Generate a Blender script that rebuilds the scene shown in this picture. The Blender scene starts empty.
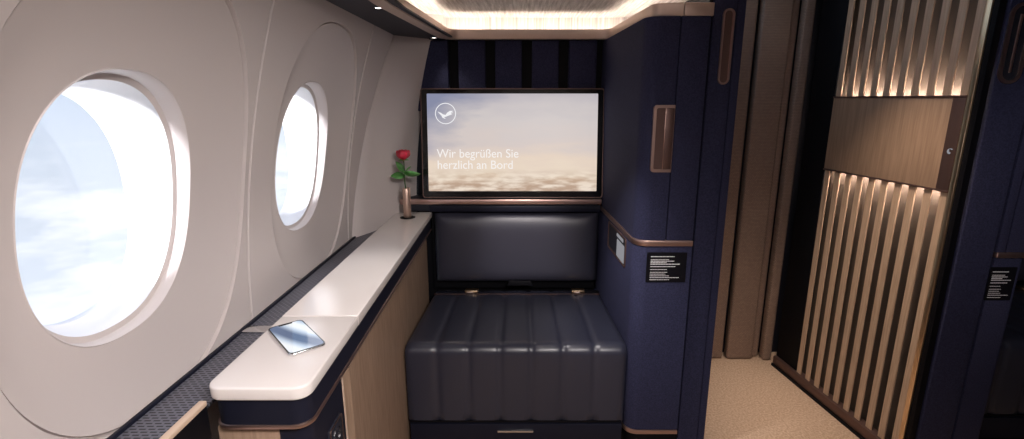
import bpy, bmesh, math, random
from mathutils import Vector, Matrix
random.seed(7)
PI = math.pi
C = bpy.context.scene.collection
sc = bpy.context.scene

# ------------------------------------------------------------------ materials
def S(r, g, b):
    f = lambda v: (v/255/12.92) if v/255 <= .04045 else ((v/255+.055)/1.055)**2.4
    return (f(r), f(g), f(b), 1)

def mat(name, col, rough=.5, metal=0, bump=None, vary=None, coat=0, spec=.5, sheen=0):
    """bump=(scale, strength, stretch) noise bump; vary=(scale, col2, stretch) noise colour."""
    m = bpy.data.materials.new(name); m.use_nodes = True
    nt = m.node_tree; b = nt.nodes['Principled BSDF']
    b.inputs['Base Color'].default_value = col if len(col) == 4 else (*col, 1)
    b.inputs['Roughness'].default_value = rough
    b.inputs['Metallic'].default_value = metal
    b.inputs['Coat Weight'].default_value = coat
    b.inputs['Coat Roughness'].default_value = .05
    b.inputs['Specular IOR Level'].default_value = spec
    b.inputs['Sheen Weight'].default_value = sheen
    tc = nt.nodes.new('ShaderNodeTexCoord')
    def noise(sc_, st):
        mp = nt.nodes.new('ShaderNodeMapping'); mp.inputs['Scale'].default_value = st
        nt.links.new(tc.outputs['Object'], mp.inputs['Vector'])
        n = nt.nodes.new('ShaderNodeTexNoise'); n.inputs['Scale'].default_value = sc_
        n.inputs['Detail'].default_value = 5
        nt.links.new(mp.outputs['Vector'], n.inputs['Vector'])
        return n
    if bump:
        n = noise(bump[0], bump[2] if len(bump) > 2 else (1, 1, 1))
        bp = nt.nodes.new('ShaderNodeBump'); bp.inputs['Strength'].default_value = bump[1]
        bp.inputs['Distance'].default_value = .002
        nt.links.new(n.outputs['Fac'], bp.inputs['Height'])
        nt.links.new(bp.outputs['Normal'], b.inputs['Normal'])
    if vary:
        n = noise(vary[0], vary[2] if len(vary) > 2 else (1, 1, 1))
        r = nt.nodes.new('ShaderNodeValToRGB')
        r.color_ramp.elements[0].position = .35; r.color_ramp.elements[1].position = .65
        r.color_ramp.elements[0].color = b.inputs['Base Color'].default_value[:]
        c2 = vary[1]; r.color_ramp.elements[1].color = c2 if len(c2) == 4 else (*c2, 1)
        nt.links.new(n.outputs['Fac'], r.inputs['Fac'])
        nt.links.new(r.outputs['Color'], b.inputs['Base Color'])
    return m

def emit(name, col, strength):
    m = bpy.data.materials.new(name); m.use_nodes = True
    nt = m.node_tree; nt.nodes.clear()
    o = nt.nodes.new('ShaderNodeOutputMaterial'); e = nt.nodes.new('ShaderNodeEmission')
    e.inputs['Color'].default_value = col if len(col) == 4 else (*col, 1)
    e.inputs['Strength'].default_value = strength
    nt.links.new(e.outputs[0], o.inputs[0])
    return m

def glass(name, tint=(1, 1, 1, 1), refl=.06):
    m = bpy.data.materials.new(name); m.use_nodes = True
    nt = m.node_tree; nt.nodes.clear()
    o = nt.nodes.new('ShaderNodeOutputMaterial')
    t = nt.nodes.new('ShaderNodeBsdfTransparent'); t.inputs['Color'].default_value = tint
    g = nt.nodes.new('ShaderNodeBsdfGlossy'); g.inputs['Roughness'].default_value = .03
    mx = nt.nodes.new('ShaderNodeMixShader'); mx.inputs['Fac'].default_value = refl
    nt.links.new(t.outputs[0], mx.inputs[1]); nt.links.new(g.outputs[0], mx.inputs[2])
    nt.links.new(mx.outputs[0], o.inputs[0])
    return m

M = {}
M['wall'] = mat('sidewall_plastic', (.575, .525, .515), .42, bump=(900, .03))
M['fairing'] = mat('fairing_plastic', (.56, .51, .50), .45)
M['reveal'] = mat('reveal_white', (.90, .89, .885), .5)
M['navy'] = mat('navy_fabric', (.018, .0195, .049), .85, bump=(420, .6), vary=(230, (.031, .034, .080)), spec=.25)
M['navy_dark'] = mat('dark_navy_trim', (.010, .011, .020), .55)
M['navy_smooth'] = mat('navy_lacquer', (.009, .010, .020), .45, spec=.2)
M['black'] = mat('black_satin', (.003, .003, .005), .6, spec=.15)
M['gloss_black'] = mat('black_gloss', (.004, .004, .005), .12)
M['leather'] = mat('midnight_leather', (.024, .026, .043), .34, bump=(700, .10), spec=.55)
M['leather_pad'] = mat('midnight_leather_smooth', (.036, .036, .055), .42, bump=(600, .06), spec=.55)
M['bronze'] = mat('rose_bronze', (.60, .42, .37), .34, metal=1)
M['bronze_dark'] = mat('rose_bronze_recess', (.15, .092, .082), .45, metal=.7)
M['champagne'] = mat('champagne_metal', (.62, .49, .42), .42, metal=.6)
M['gold'] = mat('brushed_gold', (.75, .56, .36), .3, metal=1)
M['chrome'] = mat('polished_steel', (.75, .75, .76), .18, metal=1)
M['counter'] = mat('solid_surface_white', (.72, .675, .655), .22, vary=(3, (.75, .71, .69)), coat=.25)
M['wood'] = mat('pale_walnut', (.27, .18, .123), .48, vary=(16, (.37, .255, .18), (9, 9, .55)), bump=(30, .08, (9, 9, .5)))
M['wood_slat'] = mat('slat_walnut', (.42, .29, .20), .5, vary=(20, (.54, .39, .275), (8, 8, .4)))
M['wood_mid'] = mat('panel_walnut', (.30, .195, .13), .5, vary=(18, (.40, .265, .18), (9, 9, .35)))
M['carpet'] = mat('sand_carpet', (.35, .245, .175), .95, vary=(120, (.53, .39, .295)), bump=(150, .6))
M['dark_back'] = mat('smoked_backing', (.080, .058, .045), .7)
M['tan'] = mat('tan_edge', (.62, .47, .36), .5)
M['leaf'] = mat('leaf_green', (.06, .22, .045), .5, vary=(60, (.12, .34, .09)))
M['stem'] = mat('stem_green', (.03, .09, .02), .5)
M['petal'] = mat('rose_petal', (.30, .004, .016), .5, vary=(60, (.62, .03, .07)))
M['copper'] = mat('brushed_copper', (.62, .44, .36), .4, metal=.85)
M['plate'] = mat('placard_black', (.004, .004, .007), .6, spec=.15)
M['white_ink'] = mat('white_print', (.75, .75, .78), .6)
M['lamp_dot'] = emit('lamp_lens', (1, .93, .85), 6)
M['led'] = emit('led_warm', (1, .83, .68), 24)
M['led_slat'] = emit('led_slat', (1, .84, .70), 130)
M['display'] = emit('glow_grey', S(190, 190, 196), .5)  # faint glow painted on the metal plates; also the crescent light
M['pane'] = glass('window_pane', (.97, .98, 1, 1), .03)
M['ceil_aisle'] = mat('aisle_ceiling', (.5, .47, .45), .6)
M['rear'] = mat('cabin_rear', (.30, .275, .27), .7)
M['dark_floor'] = mat('footwell_floor', (.02, .019, .02), .9)

def ceiling_mat():
    m = mat('brushed_ceiling', (.5, .5, .5), .6)
    nt = m.node_tree; b = nt.nodes['Principled BSDF']
    tc = nt.nodes.new('ShaderNodeTexCoord'); mp = nt.nodes.new('ShaderNodeMapping')
    mp.inputs['Scale'].default_value = (60, 3.5, 1)
    n = nt.nodes.new('ShaderNodeTexNoise'); n.inputs['Scale'].default_value = 1.6; n.inputs['Detail'].default_value = 8
    n.inputs['Roughness'].default_value = .7
    r = nt.nodes.new('ShaderNodeValToRGB')
    r.color_ramp.elements[0].position = .36; r.color_ramp.elements[0].color = (.42, .395, .385, 1)
    r.color_ramp.elements[1].position = .62; r.color_ramp.elements[1].color = (.80, .77, .75, 1)
    nt.links.new(tc.outputs['Object'], mp.inputs[0]); nt.links.new(mp.outputs[0], n.inputs['Vector'])
    nt.links.new(n.outputs['Fac'], r.inputs[0]); nt.links.new(r.outputs[0], b.inputs['Base Color'])
    return m
M['ceil'] = ceiling_mat()

def curtain_mat():
    m = mat('woven_beige', (.3, .2, .15), .85)
    nt = m.node_tree; b = nt.nodes['Principled BSDF']
    tc = nt.nodes.new('ShaderNodeTexCoord'); mp = nt.nodes.new('ShaderNodeMapping')
    mp.inputs['Scale'].default_value = (1, 1, 1)
    br = nt.nodes.new('ShaderNodeTexBrick'); br.inputs['Scale'].default_value = 62
    br.inputs['Color1'].default_value = (.36, .255, .205, 1); br.inputs['Color2'].default_value = (.30, .21, .168, 1)
    br.inputs['Mortar'].default_value = (.13, .09, .07, 1)
    br.inputs['Mortar Size'].default_value = .06; br.inputs['Mortar Smooth'].default_value = 1
    br.inputs['Brick Width'].default_value = .55; br.inputs['Row Height'].default_value = .42
    mp.inputs['Rotation'].default_value = (-PI/2, 0, 0)
    nt.links.new(tc.outputs['Object'], mp.inputs[0]); nt.links.new(mp.outputs[0], br.inputs['Vector'])
    nt.links.new(br.outputs['Color'], b.inputs['Base Color'])
    bp = nt.nodes.new('ShaderNodeBump'); bp.inputs['Strength'].default_value = .5; bp.inputs['Distance'].default_value = .002
    nt.links.new(br.outputs['Fac'], bp.inputs['Height']); bp.invert = True
    nt.links.new(bp.outputs[0], b.inputs['Normal'])
    return m
M['curtain'] = curtain_mat()

def grille_mat():
    m = mat('perforated_grille', (.1, .1, .12), .42, metal=.3)
    nt = m.node_tree; b = nt.nodes['Principled BSDF']
    tc = nt.nodes.new('ShaderNodeTexCoord'); mp = nt.nodes.new('ShaderNodeMapping')
    br = nt.nodes.new('ShaderNodeTexBrick'); br.inputs['Scale'].default_value = 46
    br.inputs['Color1'].default_value = (.008, .008, .012, 1); br.inputs['Color2'].default_value = (.012, .012, .016, 1)
    br.inputs['Mortar'].default_value = (.145, .15, .19, 1)
    br.inputs['Mortar Size'].default_value = .11; br.inputs['Brick Width'].default_value = .75; br.inputs['Row Height'].default_value = .36
    nt.links.new(tc.outputs['Object'], mp.inputs[0]); nt.links.new(mp.outputs[0], br.inputs['Vector'])
    nt.links.new(br.outputs['Color'], b.inputs['Base Color'])
    bp = nt.nodes.new('ShaderNodeBump'); bp.inputs['Strength'].default_value = .6; bp.inputs['Distance'].default_value = .002
    nt.links.new(br.outputs['Fac'], bp.inputs['Height'])
    nt.links.new(bp.outputs[0], b.inputs['Normal'])
    return m
M['grille'] = grille_mat()

def screen_mat():
    """picture shown on the monitor: a hazy cloudscape (the screen gives off this light)."""
    m = bpy.data.materials.new('monitor_picture'); m.use_nodes = True
    nt = m.node_tree; nt.nodes.clear(); N = nt.nodes.new; L = nt.links.new
    o = N('ShaderNodeOutputMaterial'); e = N('ShaderNodeEmission'); g = N('ShaderNodeBsdfGlossy')
    g.inputs['Roughness'].default_value = .28; g.inputs['Color'].default_value = (.012, .012, .012, 1)
    tc = N('ShaderNodeTexCoord'); sp = N('ShaderNodeSeparateXYZ'); L(tc.outputs['Generated'], sp.inputs[0])
    r = N('ShaderNodeValToRGB'); cr = r.color_ramp
    stops = [(0, S(222, 196, 172)), (.10, S(218, 188, 160)), (.16, S(243, 226, 205)), (.3, S(236, 217, 200)), (.5, S(221, 208, 203)),
             (.75, S(214, 206, 205)), (1, S(196, 190, 196))]
    cr.elements[0].position = 0; cr.elements[0].color = stops[0][1]
    cr.elements[1].position = 1; cr.elements[1].color = stops[-1][1]
    for p, c in stops[1:-1]:
        el = cr.elements.new(p); el.color = c
    # big soft streaks
    mp = N('ShaderNodeMapping'); mp.inputs['Scale'].default_value = (2.2, 1, 4.5); mp.inputs['Rotation'].default_value = (0, .25, 0)
    L(tc.outputs['Generated'], mp.inputs[0])
    n = N('ShaderNodeTexNoise'); n.inputs['Scale'].default_value = 1.3; n.inputs['Detail'].default_value = 6
    L(mp.outputs[0], n.inputs['Vector'])
    add = N('ShaderNodeMath'); add.operation = 'MULTIPLY_ADD'; add.inputs[1].default_value = .5
    L(n.outputs['Fac'], add.inputs[0]); 
    off = N('ShaderNodeMath'); off.operation = 'SUBTRACT'; off.inputs[1].default_value = .25
    L(sp.outputs['Z'], off.inputs[0]); L(off.outputs[0], add.inputs[2]); L(add.outputs[0], r.inputs[0])
    # blue patch in the upper left
    bx = N('ShaderNodeMath'); bx.operation = 'MULTIPLY_ADD'; bx.inputs[1].default_value = -1.5; bx.inputs[2].default_value = .12
    L(sp.outputs['X'], bx.inputs[0])
    bz = N('ShaderNodeMath'); bz.operation = 'ADD'; L(bx.outputs[0], bz.inputs[0]); L(sp.outputs['Z'], bz.inputs[1])
    bn = N('ShaderNodeMath'); bn.operation = 'MULTIPLY_ADD'; bn.inputs[1].default_value = .9; L(n.outputs['Fac'], bn.inputs[0]); L(bz.outputs[0], bn.inputs[2])
    mr = N('ShaderNodeMapRange'); mr.inputs['From Min'].default_value = .85; mr.inputs['From Max'].default_value = 1.45
    mr.inputs['To Max'].default_value = .85; L(bn.outputs[0], mr.inputs['Value'])
    mx = N('ShaderNodeMix'); mx.data_type = 'RGBA'; mx.inputs['B'].default_value = S(126, 134, 166)
    L(mr.outputs[0], mx.inputs['Factor']); L(r.outputs['Color'], mx.inputs['A'])
    # cloud tops along the bottom
    n2 = N('ShaderNodeTexNoise'); n2.inputs['Scale'].default_value = 9; n2.inputs['Detail'].default_value = 7
    mp2 = N('ShaderNodeMapping'); mp2.inputs['Scale'].default_value = (1, 1, 2.4); L(tc.outputs['Generated'], mp2.inputs[0]); L(mp2.outputs[0], n2.inputs['Vector'])
    ma = N('ShaderNodeMapRange'); ma.inputs['From Min'].default_value = .24; ma.inputs['From Max'].default_value = .06
    ma.inputs['To Min'].default_value = 0; ma.inputs['To Max'].default_value = .8; L(sp.outputs['Z'], ma.inputs['Value'])
    cl = N('ShaderNodeValToRGB'); cl.color_ramp.elements[0].position = .4; cl.color_ramp.elements[0].color = S(186, 158, 138)
    cl.color_ramp.elements[1].position = .62; cl.color_ramp.elements[1].color = S(250, 236, 220)
    L(n2.outputs['Fac'], cl.inputs[0])
    mx2 = N('ShaderNodeMix'); mx2.data_type = 'RGBA'
    L(ma.outputs[0], mx2.inputs['Factor']); L(mx.outputs['Result'], mx2.inputs['A']); L(cl.outputs['Color'], mx2.inputs['B'])
    L(mx2.outputs['Result'], e.inputs['Color']); e.inputs['Strength'].default_value = .92
    ad = N('ShaderNodeAddShader'); L(e.outputs[0], ad.inputs[0]); L(g.outputs[0], ad.inputs[1]); L(ad.outputs[0], o.inputs[0])
    return m
M['screen'] = screen_mat()

def phone_mat():  # reflections on the glass painted as glowing blue and white bands
    m = bpy.data.materials.new('phone_reflection'); m.use_nodes = True
    nt = m.node_tree; nt.nodes.clear(); N = nt.nodes.new; L = nt.links.new
    o = N('ShaderNodeOutputMaterial'); e = N('ShaderNodeEmission'); g = N('ShaderNodeBsdfGlossy')
    g.inputs['Roughness'].default_value = .05; g.inputs['Color'].default_value = (.10, .10, .10, 1)
    tc = N('ShaderNodeTexCoord'); mp = N('ShaderNodeMapping'); mp.inputs['Rotation'].default_value = (0, 0, .9)
    L(tc.outputs['Generated'], mp.inputs[0])
    w = N('ShaderNodeTexWave'); w.inputs['Scale'].default_value = .32; w.inputs['Distortion'].default_value = 3.5; w.inputs['Phase Offset'].default_value = .6
    L(mp.outputs[0], w.inputs['Vector'])
    r = N('ShaderNodeValToRGB'); cr = r.color_ramp
    cr.elements[0].position = .1; cr.elements[0].color = S(96, 112, 142)
    cr.elements[1].position = .95; cr.elements[1].color = S(244, 247, 250)
    el = cr.elements.new(.55); el.color = S(190, 204, 222)
    L(w.outputs['Fac'], r.inputs[0]); L(r.outputs[0], e.inputs['Color']); e.inputs['Strength'].default_value = 1.0
    ad = N('ShaderNodeAddShader'); L(e.outputs[0], ad.inputs[0]); L(g.outputs[0], ad.inputs[1]); L(ad.outputs[0], o.inputs[0])
    return m
M['phone_screen'] = phone_mat()

# ------------------------------------------------------------------ builders
BASE = {}
def thing(name, label, cat, loc=(0, 0, 0), rot=(0, 0, 0), group=None):
    o = bpy.data.objects.new(name, None); C.objects.link(o)
    o.location = loc; o.rotation_euler = rot; o.empty_display_size = .05
    o['label'] = label; o['category'] = cat
    if group: o['group'] = group
    BASE[o.name] = Vector(loc)
    return o

def obj(name, bm, m, parent=None, smooth=35, label=None, local=False, kind=None):
    """links bm as one mesh object; verts given in world space unless local."""
    bmesh.ops.recalc_face_normals(bm, faces=bm.faces)
    me = bpy.data.meshes.new(name)
    base = BASE.get(parent.name, Vector()) if parent else Vector()
    if not local and base.length: bm.transform(Matrix.Translation(-base))
    bm.to_mesh(me); bm.free()
    me.materials.append(m)
    me.polygons.foreach_set('use_smooth', [True]*len(me.polygons))
    me.set_sharp_from_angle(angle=math.radians(smooth))
    o = bpy.data.objects.new(name, me); C.objects.link(o)
    if parent: o.parent = parent
    BASE[o.name] = base if not local else Vector()
    if label: o['label'] = label
    if kind: o['kind'] = kind
    return o

def tag(o, label, cat, group=None):
    o['label'] = label; o['category'] = cat
    if group: o['group'] = group
    return o

def structure(o):
    o['kind'] = 'structure'; return o

def NB(): return bmesh.new()

def box(bm, x0, x1, y0, y1, z0, z1, bev=0, seg=2, xf=None):
    r = bmesh.ops.create_cube(bm, size=1)
    vs = r['verts']
    for v in vs:
        v.co = Vector(((x0+x1)/2+v.co.x*(x1-x0), (y0+y1)/2+v.co.y*(y1-y0), (z0+z1)/2+v.co.z*(z1-z0)))
    if bev:
        es = list({e for v in vs for e in v.link_edges})
        rr = bmesh.ops.bevel(bm, geom=es, offset=bev, segments=seg, profile=.5, affect='EDGES')
        vs = list({v for f in rr['faces'] for v in f.verts} | {v for v in vs if v.is_valid})
    if xf:
        for v in vs: v.co = xf @ v.co
    return bm

def B(*a, **k):
    return box(NB(), *a, **k)

def prism(bm, pts, t, a0, a1, bev=0, seg=2):
    """extrude the closed 2D outline pts; t(u, v, w) -> 3D, w from a0 to a1. bev rounds both rims."""
    def ring(w, pp): return [bm.verts.new(t(p[0], p[1], w)) for p in pp]
    n = len(pts)
    def inset(d):
        out = []
        area = sum(pts[i][0]*pts[(i+1) % n][1]-pts[(i+1) % n][0]*pts[i][1] for i in range(n))
        sg = 1 if area > 0 else -1
        for i in range(n):
            p0, p, p1 = Vector(pts[i-1]), Vector(pts[i]), Vector(pts[(i+1) % n])
            e0 = (p-p0).normalized(); e1 = (p1-p).normalized()
            n0 = Vector((-e0.y, e0.x))*sg; n1 = Vector((-e1.y, e1.x))*sg
            b = (n0+n1); b = b/max(b.length_squared/2, .5)
            out.append((p+b*d)[:])
        return out
    rings = []
    if bev:
        for k in range(seg, -1, -1):
            a = PI/2*k/seg; rings.append(ring(a0+bev*(1-math.sin(a)), inset(bev*(1-math.cos(a)))))
        for k in range(seg+1):
            a = PI/2*k/seg; rings.append(ring(a1-bev*(1-math.sin(a)), inset(bev*(1-math.cos(a)))))
    else:
        rings = [ring(a0, pts), ring(a1, pts)]
    for r0, r1 in zip(rings, rings[1:]):
        for i in range(n): bm.faces.new((r0[i], r0[(i+1) % n], r1[(i+1) % n], r1[i]))
    bm.faces.new(rings[0][::-1]); bm.faces.new(rings[-1])
    return bm

XY = lambda u, v, w: (u, v, w)
XZ = lambda u, v, w: (u, w, v)
YZ = lambda u, v, w: (w, u, v)

def round_poly(pts, rads, seg=6):
    out = []; n = len(pts)
    for i in range(n):
        p0, p, p1 = Vector(pts[i-1]), Vector(pts[i]), Vector(pts[(i+1) % n]); r = rads[i] if isinstance(rads, (list, tuple)) else rads
        if not r: out.append(p[:]); continue
        a = (p0-p).normalized(); b = (p1-p).normalized()
        ang = a.angle(b); d = r/math.tan(ang/2)
        q0 = p+a*d; q1 = p+b*d; c = p+(a+b).normalized()*(r/math.sin(ang/2))
        v0 = q0-c; v1 = q1-c; tot = v0.angle(v1)
        for k in range(seg+1):
            t = k/seg
            v = (v0*math.sin((1-t)*tot)+v1*math.sin(t*tot))/math.sin(tot)
            out.append((c+v)[:])
    return out

def rrect(w, h, r, seg=6, cx=0, cy=0):
    return round_poly([(cx-w/2, cy-h/2), (cx+w/2, cy-h/2), (cx+w/2, cy+h/2), (cx-w/2, cy+h/2)], r, seg)

def frame(bm, outer, inner, t, a0, a1):
    """ring between two outlines with equal counts, extruded."""
    n = len(outer)
    R = [[bm.verts.new(t(p[0], p[1], w)) for p in o] for o, w in ((outer, a0), (outer, a1), (inner, a1), (inner, a0))]
    for k in range(4):
        r0, r1 = R[k], R[(k+1) % 4]
        for i in range(n): bm.faces.new((r0[i], r0[(i+1) % n], r1[(i+1) % n], r1[i]))
    return bm

def lathe(bm, prof, cx, cy, cz=0, n=32):
    rings = [[bm.verts.new((cx+r*math.cos(2*PI*i/n), cy+r*math.sin(2*PI*i/n), cz+z)) for i in range(n)] for r, z in prof]
    for a, b in zip(rings, rings[1:]):
        for i in range(n): bm.faces.new((a[i], a[(i+1) % n], b[(i+1) % n], b[i]))
    bm.faces.new(rings[0][::-1]); bm.faces.new(rings[-1])
    return bm

def tube(bm, pts, rad, n=8):
    pts = [Vector(p) for p in pts]; rings = []
    for i, p in enumerate(pts):
        d = (pts[min(i+1, len(pts)-1)]-pts[max(i-1, 0)]).normalized()
        u = d.cross(Vector((0, 1, 0))) if abs(d.y) < .9 else d.cross(Vector((1, 0, 0)))
        u.normalize(); v = d.cross(u); r = rad[i] if isinstance(rad, (list, tuple)) else rad
        rings.append([bm.verts.new(p+u*r*math.cos(2*PI*k/n)+v*r*math.sin(2*PI*k/n)) for k in range(n)])
    for a, b in zip(rings, rings[1:]):
        for i in range(n): bm.faces.new((a[i], a[(i+1) % n], b[(i+1) % n], b[i]))
    bm.faces.new(rings[0][::-1]); bm.faces.new(rings[-1])
    return bm

def sweep(bm, path, prof):
    """prof (o, z): o = distance to the left of the path direction. Open path in XY."""
    P = [Vector(p) for p in path]; rings = []
    for i, p in enumerate(P):
        d0 = (P[i]-P[i-1]).normalized() if i else (P[1]-P[0]).normalized()
        d1 = (P[i+1]-P[i]).normalized() if i < len(P)-1 else d0
        n0 = Vector((-d0.y, d0.x)); n1 = Vector((-d1.y, d1.x)); b = n0+n1; b = b/(b.length_squared/2)
        rings.append([bm.verts.new((p.x+b.x*o, p.y+b.y*o, z)) for o, z in prof])
    m = len(prof)
    for a, b in zip(rings, rings[1:]):
        for i in range(m): bm.faces.new((a[i], a[(i+1) % m], b[(i+1) % m], b[i]))
    bm.faces.new(rings[0][::-1]); bm.faces.new(rings[-1])
    return bm

def round_path(pts, rads, seg=6):
    full = round_poly(pts, [0]+list(rads)+[0], seg)
    return full

def copy_tree(o, parent=None):
    c = o.copy(); C.objects.link(c)
    if parent: c.parent = parent
    for ch in list(o.children): copy_tree(ch, c)
    return c

def text_mesh(body, size, extrude=.0003):
    cu = bpy.data.curves.new('tmp_text', 'FONT'); cu.body = body; cu.size = size; cu.extrude = extrude
    cu.space_line = 1.0
    t = bpy.data.objects.new('tmp_text', cu); C.objects.link(t)
    dg = bpy.context.evaluated_depsgraph_get()
    me = bpy.data.meshes.new_from_object(t.evaluated_get(dg))
    bm = NB(); bm.from_mesh(me)
    bpy.data.objects.remove(t); bpy.data.curves.remove(cu); bpy.data.meshes.remove(me)
    return bm

# ------------------------------------------------------------------ setting: sidewall with two windows
def wx(z):
    t = z-.8
    return -.685 if t < 0 else -.685+.03*t+.203*t*t

ZC, ZLO, ZHI = 1.175, .74, 1.72
OVA, OVB = .305, .395
APA, APB = .180, .225
WIN = (.815, 1.555)
SPOT = [(.815, .816, 1.172, .860), (1.555, 1.540, 1.178, 1.602)]     # (panel centre y, aperture centre y, aperture centre z, recess centre y)

def sup(a, b, t, n):
    c, s = math.cos(t), math.sin(t)
    return (a*math.copysign(abs(c)**(2/n), c), b*math.copysign(abs(s)**(2/n), s))

def angles(hw, lo, hi, n=120):
    A = [2*PI*k/n for k in range(n)]
    A += [math.atan2(hi, hw), math.atan2(hi, -hw), math.atan2(lo, -hw) % (2*PI), math.atan2(lo, hw) % (2*PI)]
    return sorted(A)

def polar_r(a, b, n, t):
    return (abs(math.cos(t)/a)**n+abs(math.sin(t)/b)**n)**(-1/n)

def wall_window(bm, oc, ac, az, vc):
    hw = .37; lo, hi = ZLO-ZC, ZHI-ZC
    A = angles(hw, lo, hi)
    def rect(t, ins):
        c, s = math.cos(t), math.sin(t); h = hw-ins
        k = min(h/abs(c) if abs(c) > 1e-9 else 9, ((hi-ins)/s if s > 1e-9 else 9), ((lo+ins)/s if s < -1e-9 else 9))
        return (oc+k*c, ZC+k*s)
    def oval(t, ins):
        r = polar_r(OVA-ins, OVB-ins, 2.45, t); return (vc+r*math.cos(t), ZC+.004+r*math.sin(t))
    def aper(t, out):
        r = polar_r(APA+out, APB+out, 2.3, t); return (ac+r*math.cos(t), az+r*math.sin(t))
    lerp = lambda p, q, k: (p[0]+(q[0]-p[0])*k, p[1]+(q[1]-p[1])*k)
    rings = [([rect(t, 0) for t in A], .016), ([rect(t, .0026) for t in A], .015), ([rect(t, .0036) for t in A], .002), ([rect(t, .005) for t in A], .0)]
    for k in (.25, .5, .75): rings.append(([lerp(rect(t, .005), oval(t, 0), k) for t in A], 0))
    rings.append(([oval(t, 0) for t in A], 0))
    rings.append(([oval(t, .0006) for t in A], .014)); rings.append(([oval(t, .0042) for t in A], .014))
    rings.append(([oval(t, .005) for t in A], .006)); rings.append(([oval(t, .014) for t in A], .0075))
    for k in range(1, 8):
        f = k/8; rings.append(([lerp(oval(t, .014), aper(t, .012), f) for t in A], .0075+.0145*f*(2-f)))
    rings.append(([aper(t, .006) for t in A], .0220))
    rings.append(([aper(t, .0) for t in A], .0225))
    R = [[bm.verts.new((wx(z)-d, y, z)) for y, z in pts] for pts, d in rings]
    n = len(A)
    for a, b in zip(R, R[1:]):
        for i in range(n): bm.faces.new((a[i], a[(i+1) % n], b[(i+1) % n], b[i]))

def strip(bm, y0, y1, nz=24, x=lambda y, z: wx(z), z0=ZLO, z1=ZHI, groove=.005):
    f1 = y1 if callable(y1) else (lambda z: y1)
    ys = [(lambda z: y0, .011), (lambda z: y0+groove, 0), (lambda z: f1(z)-groove, 0), (f1, .011)]
    zs = [z0+(z1-z0)*k/nz for k in range(nz+1)]
    g = [[bm.verts.new((x(0, z)-d, y(z), z)) for z in zs] for y, d in ys]
    for a, b in zip(g, g[1:]):
        for k in range(nz): bm.faces.new((a[k], a[k+1], b[k+1], b[k]))

bm = NB()
for oc, ac, az, vc in SPOT: wall_window(bm, oc, ac, az, vc)
strip(bm, -.9, WIN[0]-.37)
def seam_y(z): return 1.965+.30*(z-.8)
strip(bm, WIN[1]+.37, seam_y)
# lower dado under the window panels
vs = [bm.verts.new(p) for p in ((-.685, -.9, ZLO), (-.685, 2.4, ZLO), (-.685, 2.4, 0), (-.685, -.9, 0))]
bm.faces.new(vs)
wl = structure(obj('wall_left', bm, M['wall'], smooth=28))

# inward-turning end panel between the sidewall and the screen wall
bm = NB()
nz, ny = 20, 6
fs = [0, .02]+[k/ny for k in range(1, ny+1)]
g = []
for j, f in enumerate(fs):
    g.append([bm.verts.new((wx(z)+(.185-.03*(z-.8)/.8)*f-(.011 if j == 0 else 0), seam_y(z)+(2.37-seam_y(z))*f, z)) for z in [ZLO+(ZHI-ZLO)*k/nz for k in range(nz+1)]])
for a, b in zip(g, g[1:]):
    for k in range(nz): bm.faces.new((a[k], a[k+1], b[k+1], b[k]))
structure(obj('wall_corner', bm, M['fairing'], smooth=40))

for wi, (oc, ac, az, vc) in enumerate(SPOT):
    A = [2*PI*k/96 for k in range(96)]
    def ring(bm, sc_, d, dy=0):
        out = []
        for t in A:
            r = polar_r(APA, APB, 2.3, t)*sc_; y, z = ac+dy+r*math.cos(t), az+r*math.sin(t)
            out.append(bm.verts.new((wx(az)-d+(wx(z)-wx(az))*max(0, min(1, 1-(d-.029)/.11)), y, z)))
        return out
    def skin(rs, bm):
        for a, b in zip(rs, rs[1:]):
            for i in range(96): bm.faces.new((a[i], a[(i+1) % 96], b[(i+1) % 96], b[i]))
    bm = NB(); skin([ring(bm, .975, .046), ring(bm, .96, .052), ring(bm, .93, .10, .008), ring(bm, .905, .130, .015), ring(bm, .885, .136, .017), ring(bm, .88, .150, .017)], bm)
    w = structure(obj('window_%d' % (wi+1), bm, M['reveal'], smooth=40))
    bm = NB(); skin([ring(bm, 1.006, .0220), ring(bm, .998, .0205), ring(bm, .990, .0225), ring(bm, .975, .046), ring(bm, .93, .048)], bm)
    obj('window_frame', bm, M['wall'], w)
    for nm, s_, d, dy in (('inner_pane', .955, .052, 0), ('outer_pane', .882, .143, .017)):
        bm = NB(); a = ring(bm, s_, d, dy); b = ring(bm, s_, d+.003, dy)
        bm.faces.new(a); bm.faces.new(b[::-1]); skin([a, b], bm)
        obj(nm, bm, M['pane'], w)

# ------------------------------------------------------------------ setting: floor, ceilings, other walls
structure(obj('floor', B(-.70, 3.0, -.9, 2.75, -.05, 0), M['carpet']))
structure(obj('ceiling', B(-.50, .735, -.9, 2.66, 1.715, 1.75), M['ceil']))
structure(obj('ceiling_aisle', B(.737, 3.0, -.9, 2.75, 2.12, 2.16), M['ceil_aisle']))
structure(obj('wall_rear', B(-.70, 3.0, -.95, -.9, 0, 2.15), M['rear']))
structure(obj('wall_right', B(2.95, 3.0, -.9, 2.75, 0, 2.15), M['navy']))
structure(obj('wall_aisle', B(.60, 1.745, 2.51, 2.55, 0, 2.12), M['navy_dark']))

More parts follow.
